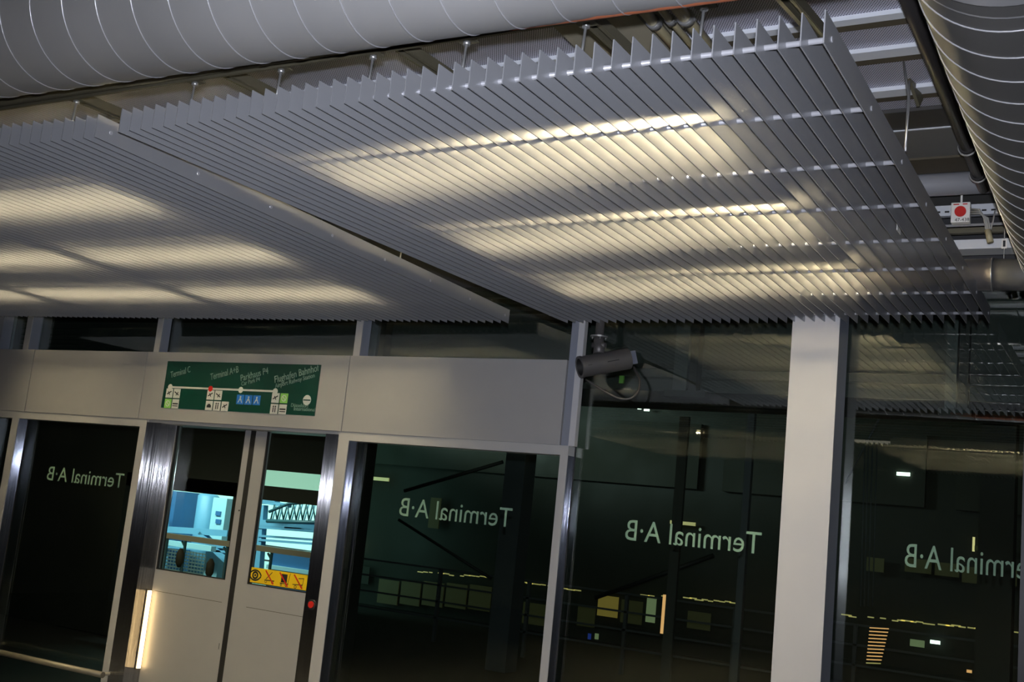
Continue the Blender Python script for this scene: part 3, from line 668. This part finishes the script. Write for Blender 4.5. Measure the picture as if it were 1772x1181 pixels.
# ------------------------------------------------------------------ outside: guideway, far building, lit yard
YGd = 8.0
z_a = onY(1480, 641, YGd).z; z_b = onY(1480, 652, YGd).z; z_c = onY(1480, 668, YGd).z; z_e = onY(1480, 690, YGd).z
gd = empty('guideway_girder', (0, YGd, z_e)); tag(gd, 'long dark teal girder hanging outside behind the glass', 'girder')
b = MB(); b.box(-13, 8, 0.02, 1.2, z_b-z_e, 2.4-z_e, 'girder'); b.box(-13, 8, 0.0, 1.2, z_a-0.02-z_e, z_a+0.0-z_e+0.02, 'girder_dark'); b.build('web', gd)
b = MB(); b.box(-13, 8, -0.05, 1.2, 0.0, z_c-z_e, 'girder'); b.box(-13, 8, -0.04, 1.2, z_c-z_e, z_c-z_e+0.02, 'girder_dark'); b.box(-13, 8, -0.05, 1.2, z_c-z_e+0.02, z_b-z_e-0.005, 'girder'); b.build('bottom_flange', gd)
for xx_, w_, zb_ in ((-3.05, 0.11, 1.06), (-1.12, 0.07, 1.0), (-6.0, 0.11, 1.06), (1.0, 0.11, 1.06)):
    b = MB(); b.box(xx_-w_/2, xx_+w_/2, -0.22, -0.12, zb_-z_e, 2.3-z_e, 'post_far'); b.box(xx_+w_/2+0.01, xx_+w_/2+0.07, -0.2, -0.1, zb_-0.03-z_e, 2.3-z_e, 'girder_dark'); b.box(xx_-w_, xx_+w_*2, -0.25, -0.05, zb_-0.05-z_e, zb_-z_e, 'girder_dark'); b.build('hanger_bracket', gd)

# far building
YB = 15.8
fb = empty('far_building', (0, YB, ZF)); tag(fb, 'dark terminal building across the tracks with a few lit windows', 'building')
b = MB(); b.box(-26, 10, 0.4, 0.8, 0, 9, 'facade_dark'); b.build('wall', fb)
zz0 = onY(1300, 700, YB).z-ZF
b = MB()
for k in range(9): b.box(-22+3.3*k, -22+3.3*k+2.9, 0.3, 0.4, zz0-1.3, zz0-0.3, 'facade_mid'); 
b.build('wall_panel', fb)
def farbox(px0, py0, px1, py1, m, name, Y=YB+0.28, th=0.02):
    a = onY(px0, (py0+py1)/2, Y); c_ = onY(px1, (py0+py1)/2, Y); xm = (px0+px1)/2
    z1 = onY(xm, py0, Y).z; z0 = onY(xm, py1, Y).z
    b = MB(); b.box(a.x, c_.x, Y-YB-th, Y-YB, z0-ZF, z1-ZF, m); return b.build(name, fb)
for r_ in ((1035,1032,1070,1068,'win_yellow'), (1119,1034,1135,1078,'win_green'), (655,1004,690,1046,'win_dim'), (694,1006,728,1048,'win_dim'), (732,1008,768,1050,'win_dim'), (772,1011,808,1053,'win_dim'), (812,1014,850,1057,'win_dim'), (1000,1050,1030,1085,'win_dim'), (1075,1040,1112,1080,'win_dim'), (1190,1060,1230,1090,'win_dim'), (610,980,640,1010,'facade_mid'), (905,1045,948,1082,'win_dim'),
           (1566,968,1612,992,'win_dim'), (1618,975,1660,998,'win_dim'), (1665,982,1700,1010,'win_dim'), (1705,985,1760,1012,'win_dim'), (744,862,762,915,'win_dim'), (1500,966,1530,990,'win_dim'),
           (1160,903,1204,909,'spot_dim'), (1683,930,1687,955,'spot_warm'), (1686,948,1750,956,'win_dim'), (150,905,175,930,'facade_mid'), (1575,1108,1600,1120,'win_green')):
    farbox(*r_[:4], r_[4], 'lit_window')
# rows of small ceiling downlights deep in the lobby
def lights(px0, py0, px1, py1, n_, m):
    b = MB(); Y = YB+0.25
    for k in range(n_):
        t = k/(n_-1); px = px0+(px1-px0)*t; py = py0+(py1-py0)*t+random.uniform(-1.3, 1.3)
        if random.random() < 0.15: continue
        q = onY(px, py, Y); L_ = (px1-px0)/n_/140*random.uniform(0.5, 1.2); b.box(q.x-L_/2*1.9, q.x+L_/2*1.9, Y-YB-0.02, Y-YB, q.z-ZF-0.008, q.z-ZF+0.008, m)
    return b.build('downlight_row', fb)
lights(728, 991, 845, 1000, 14, 'spot_dim'); lights(905, 1008, 1000, 1022, 9, 'spot_dim'); lights(1095, 1029, 1160, 1033, 7, 'spot_dim'); lights(1190, 1036, 1280, 1045, 10, 'spot_dim'); lights(1465, 1066, 1665, 1085, 20, 'spot_dim'); lights(1685, 1087, 1755, 1093, 7, 'spot_dim')
for k, r_ in enumerate(((1552,818,1575,824,'spot_white'), (1610,1109,1627,1115,'spot_white'), (630,826,674,832,'spot_dim'), (619,938,626,943,'spot_warm'), (619,943,626,949,'spot_white'), (676,1127,685,1131,'spot_warm'), (795,1139,805,1145,'spot_warm'), (829,1144,838,1150,'spot_warm'), (692,1124,704,1131,'spot_blue'), (773,1136,788,1142,'spot_blue'),
           (843,1147,862,1152,'spot_blue'), (1104,706,1110,709,'spot_white'), (1115,708,1124,712,'spot_white'), (1141,703,1152,708,'spot_white'), (987,1172,998,1176,'spot_warm'), (1018,1097,1023,1107,'spot_blue'), (1030,1097,1036,1107,'win_green'), (1673,1160,1682,1165,'spot_orange'), (603,1108,620,1111,'spot_orange'), (600,1112,606,1135,'spot_dim'),
           (137,880,150,885,'spot_warm'), (27,956,38,962,'spot_dim'), (38,926,58,932,'spot_orange'))):
    farbox(*r_, 'lamp')
# steel posts and braces between tracks and building
def outpost(px, w, Y, m, label, z1=5.0):
    x = onY(px, 900, Y).x; b = MB(); b.box(x-w/2, x+w/2, Y, Y+w, ZF, z1, m); return tag(b.build('steel_post'), label, 'post')
outpost(882, 0.27, 11.5, 'post_far', 'wide dark steel post outside, behind the right end of the lettering on the middle pane')
outpost(1288, 0.06, 9.3, 'post_far', 'thin blue-grey steel post outside, behind the lettering left of the column')
outpost(1724, 0.28, 10.5, 'facade_mid', 'broad dim post outside at the right edge of the picture')
def brace(p0, p1, Y, r, m, label):
    b = MB(); b.tube([onY(*p0, Y), onY(*p1, Y)], r, m, 10); tag(b.build('diagonal_brace'), label, 'brace', 'diagonal braces outside')
brace((700, 850), (870, 800), 12.6, 0.025, 'girder_dark', 'upper thin diagonal brace outside above the middle pane lettering')
brace((690, 900), (850, 1002), 12.6, 0.02, 'girder_dark', 'thin diagonal brace outside falling right below the middle pane lettering')
brace((1030, 1035), (1235, 962), 12.6, 0.028, 'girder_dark', 'thin diagonal brace outside rising right below the lettering left of the column')
brace((1462, 838), (1545, 680), 9.4, 0.009, 'post_far', 'thin bright cable outside right of the column')
brace((45, 985), (165, 845), 9.4, 0.012, 'post_far', 'thin diagonal rod outside behind the leftmost lettered pane')
for k in range(4):
    px = (1497, 1503, 1510, 1518)[k]; b = MB(); b.tube([onY(px, 760, 9.2), onY(px-8, 1050, 9.2)], 0.005, 'post_far', 6); tag(b.build('hanging_wire'), '%s of four thin wires outside, right of the column' % ('leftmost', 'second from left', 'third from left', 'rightmost')[k], 'wire', 'thin wires outside')
# glowing bars standing in for an orange slatted reflection
ob = empty('reflection_bars', onY(1520, 1150, 12.0)); tag(ob, 'glowing orange bars put in as a slatted reflection, low right of the column', 'reflection')
b = MB()
for k in range(11):
    a = onY(1505-k*0.6, 1087+k*6.1, 12.0); c_ = onY(1538-k*1.4, 1089+k*6.0, 12.0); b.bar(a, c_, 0.02, 0.010, 'spot_orange' if k < 10 else 'spot_dim')
loc_to(b.build('slat', ob), ob)
rl_ = empty('concourse_railing', (0, 13.0, ZF)); tag(rl_, 'thin grey railing of horizontal bars outside in front of the far lobby', 'railing')
b = MB()
zt_ = onY(1600, 1098, 13.0).z
for k in range(4): b.box(-13, 6, 0, 0.02, zt_-ZF-0.22*k-0.012, zt_-ZF-0.22*k+0.012, 'post_far')
b.build('rail_bar', rl_)
for k in range(13):
    b = MB(); b.box(-12.6+1.4*k, -12.56+1.4*k, 0.0, 0.05, 0, zt_-ZF, 'post_far'); b.build('rail_post', rl_)
# short glowing amber strip on a dark post
b = MB(); q = onY(1150, 1030, 9.0); q2 = onY(1150, 1098, 9.0); b.box(q.x-0.014, q.x+0.014, 9.0, 9.03, q2.z, q.z, 'spot_orange'); b.box(q.x+0.014, q.x+0.10, 9.0, 9.04, ZF, 1.0, 'facade_mid')
tag(b.build('amber_strip_post'), 'dark post outside with a short vertical glowing amber strip, below the lettering left of the column', 'lamp')

# lit yard seen through the door panes
YO = 9.0
zt = onY(391.6, 858.7, YO).z
ow = empty('far_platform_wall', (-9, YO, ZF)); tag(ow, 'dark wall across the tracks with a large opening, seen through the sliding door', 'wall')
xw0 = onY(213, 870, YO).x; xd0 = onY(398, 900, YO).x; xd1 = onY(422, 900, YO).x
b = MB(); b.box(-14+9, xw0+9, 0, 0.25, 0, 3.2, 'facade_dark'); b.box(xw0+9, -7.05+9, 0, 0.25, zt-ZF, onY(500, 845, YO).z-ZF, 'facade_dark'); b.box(xw0+9, xd1+9, 0, 0.25, zt-ZF, 3.2, 'facade_dark'); b.box(xd1+9, -7.05+9, 0, 0.25, onY(500, 817, YO).z-ZF, 3.2, 'facade_dark')
b.box(xd0+9, xd1+9-0.03, 0, 0.25, 0, zt-ZF, 'facade_dark'); b.box(-7.05+9, -6.9+9, 0, 0.25, 0, 3.2, 'facade_dark'); b.box(xw0+9, -7.05+9, 0, 0.25, 0, onY(440, 1035, YO).z-ZF-0.3, 'facade_mid')
b.bar((-7.0+9, 0.2, 1.6), (-11.5+9, 5.6, 1.6), 0.12, 3.2, 'facade_dark'); b.build('wall_frame', ow)  # slanted side wall added to stop yard light spilling out
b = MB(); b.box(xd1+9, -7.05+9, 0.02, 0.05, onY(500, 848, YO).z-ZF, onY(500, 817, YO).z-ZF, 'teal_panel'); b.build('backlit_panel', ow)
# handrail with posts in the opening
hr = empty('opening_handrail', (-9, 8.7, ZF)); tag(hr, 'tan handrail with posts and mesh infill across the lit opening behind the door', 'railing')
YR = 8.7
b = MB(); zr = (onY(290, 927, YR).z+onY(395, 942, YR).z)/2
b.box(onY(222, 920, YR).x+9, -6.95+9, -0.03, 0.03, zr-ZF-0.028, zr-ZF+0.028, 'rail_tan'); b.build('top_rail', hr)
for px in (286, 318, 392, 440, 470, 545):
    x = onY(px, 960, YR).x; b = MB(); b.tube([(x+9, 0, 0), (x+9, 0, zr-ZF)], 0.016, 'truss', 10); b.tube([(x+9-0.05, 0, zr-ZF-0.04), (x+9, 0, zr-ZF-0.09)], 0.012, 'truss', 8); b.build('rail_post', hr)
for px, py in ((315, 966), (367, 984)):
    q = onY(px, py, YR); b = MB(); b.tube([(q.x+9, -0.03, q.z-ZF-0.10), (q.x+9, -0.03, q.z-ZF-0.05), (q.x+9, -0.03, q.z-ZF+0.05), (q.x+9, -0.03, q.z-ZF+0.10)], [0.015, 0.042, 0.042, 0.015], 'ochre', 14); b.build('valve_wheel', hr)
b = MB()
za, zb2 = onY(330, 998, YR).z-ZF, onY(330, 955, YR).z-ZF
k = 0; x = onY(262, 970, YR).x+9
while x < xd0+9:
    b.bar((x, 0.02, za), (x, 0.02, zb2), 0.006, 0.006, 'pale_blue'); x += 0.045
z = za
while z < zb2: b.bar((onY(262, 970, YR).x+9, 0.02, z), (xd0+9, 0.02, z), 0.006, 0.012, 'pale_blue'); z += 0.035
b.build('mesh_infill', hr)
# backdrop: wall that glows itself, the yard's brightness put into its emission
b = MB(); b.box(-24, -11.5, 14.4, 14.6, ZF, 2.5, 'teal_glow'); tag(b.build('glowing_backdrop'), 'teal backdrop wall with brightness put in as glow, far behind the sliding door', 'wall')
def yb(px, py, Y): return onY(px, py, Y)
def tower(px0, px1, py0, py1, Y, m, label, dome=False, cyl=True):
    a = yb(px0, (py0+py1)/2, Y); c_ = yb(px1, (py0+py1)/2, Y); xm = (a.x+c_.x)/2; r = (c_.x-a.x)/2; zt_ = yb((px0+px1)/2, py0, Y).z
    b = MB()
    if cyl:
        P = [(xm, Y+r, ZF), (xm, Y+r, zt_)]; Rr_ = [r, r]
        if dome: P = [(xm, Y+r, ZF), (xm, Y+r, zt_-r*0.25), (xm, Y+r, zt_-r*0.08), (xm, Y+r, zt_)]; Rr_ = [r, r, r*0.8, r*0.2]
        b.tube(P, Rr_, m, 32)
    else: b.box(a.x, c_.x, Y, Y+0.5, ZF, zt_, m)
    return tag(b.build('storage_tank' if cyl else 'cabin'), label, 'tank' if cyl else 'cabin')
tower(331, 358, 853, 915, 12.6, 'tank_blue', 'tall blue round-topped tank seen through the left door pane', True)
tower(276, 301, 849, 925, 12.4, 'deep_blue', 'dark blue tall cabin at the left of the left door pane', cyl=False)
tower(304, 322, 853, 915, 12.9, 'pale_blue', 'pale cabin with a green sign between two blue tanks behind the left door pane', cyl=False)
tower(366, 390, 862, 912, 12.4, 'pale_blue', 'pale cabin with two dark windows right of the blue tank', cyl=False)
b = MB()
for py in (889, 903): q = yb(377, py, 12.38); b.box(q.x-0.05, q.x+0.05, 12.38, 12.399, q.z-0.032, q.z+0.032, 'deep_blue')
tag(b.build('window_pair'), 'two small dark windows one above the other on the pale cabin', 'window')
b = MB()
for (p0, p1, w) in (((280,916),(398,924),.09), ((280,938),(398,948),.04), ((280,946),(398,956),.03), ((348,925),(400,975),.09), ((450,906),(572,913),.10), ((452,928),(572,937),.03), ((452,935),(572,944),.03), ((286,880),(283,990),.05), ((452,868),(500,876),.05), ((440,911),(556,920),.05), ((455,875),(446,1000),.10), ((456,868),(480,866),.08)):
    b.bar(yb(*p0, 12.2), yb(*p1, 12.2), 0.12, w, 'tank_blue')
tag(b.build('pipe_bridge'), 'blue horizontal beams and pipes crossing the yard behind the door', 'bridge')
b = MB()
b.tube([yb(466, 886, 12.0), yb(500, 872, 12.0), yb(572, 868, 12.0)], 0.022, 'truss', 8); b.tube([yb(462, 902, 12.0), yb(572, 906, 12.0)], 0.028, 'truss', 8)
xk = 468
while xk < 566:
    b.tube([yb(xk, 902, 12.0), yb(xk+7, 874, 12.0)], 0.012, 'truss', 6); b.tube([yb(xk+7, 874, 12.0), yb(xk+12, 903, 12.0)], 0.012, 'truss', 6); b.tube([yb(xk+3, 903, 12.6), yb(xk+12, 871, 12.6)], 0.010, 'tank_blue', 6); xk += 11
tag(b.build('lattice_truss'), 'dark lattice truss in the upper half of the right door pane', 'truss')
a = yb(468, 958, 11.6); c_ = yb(556, 975, 11.6); b = MB(); b.box(a.x, c_.x, 11.6, 12.4, ZF, yb(500, 956, 11.6).z, 'deep_blue'); b.box(a.x, c_.x, 11.55, 11.6, yb(500, 990, 11.55).z, yb(500, 983, 11.55).z, 'pale_blue')
tag(b.build('blue_container'), 'deep blue container low in the right door pane above the yellow sticker', 'container')
b = MB(); a = yb(285, 945, 11.9); c_ = yb(366, 945, 11.9); b.box(a.x, c_.x, 11.9, 12.0, yb(330, 950, 11.9).z, yb(330, 941, 11.9).z, 'pale_blue'); tag(b.build('pipe_rack'), 'pale horizontal pipe rack low in the left door pane', 'rack')
area('yard_fill', (-12.5, 9.8, 2.2), (math.radians(55), 0, math.radians(10)), 5.0, 0.5, 430, (0.75, 1.0, 0.97))  # unseen fill added to brighten the tanks and yard
area('far_building_fill', (-5.0, 11.0, 3.6), (math.radians(75), 0, 0), 10.0, 0.4, 14, (0.85, 0.95, 0.55))  # unseen fill added to lift the dim far building
area('handrail_fill', (-8.9, 7.9, -0.15), (math.radians(55), 0, 0), 3.0, 0.1, 6, (1.0, 0.88, 0.62))  # unseen fill added to brighten the handrail in the opening
# green exit marker
q = onY(1075, 657, 7.9); b = MB(); b.box(q.x-0.018, q.x+0.018, 7.90, 7.92, q.z-0.03, q.z+0.03, 'lime'); b.box(q.x-0.01, q.x+0.01, 7.92, 7.945, q.z-0.03, q.z+0.03, 'girder_dark')
tag(b.build('marker_plate'), 'tiny lime green plate outside below the security camera', 'plate')
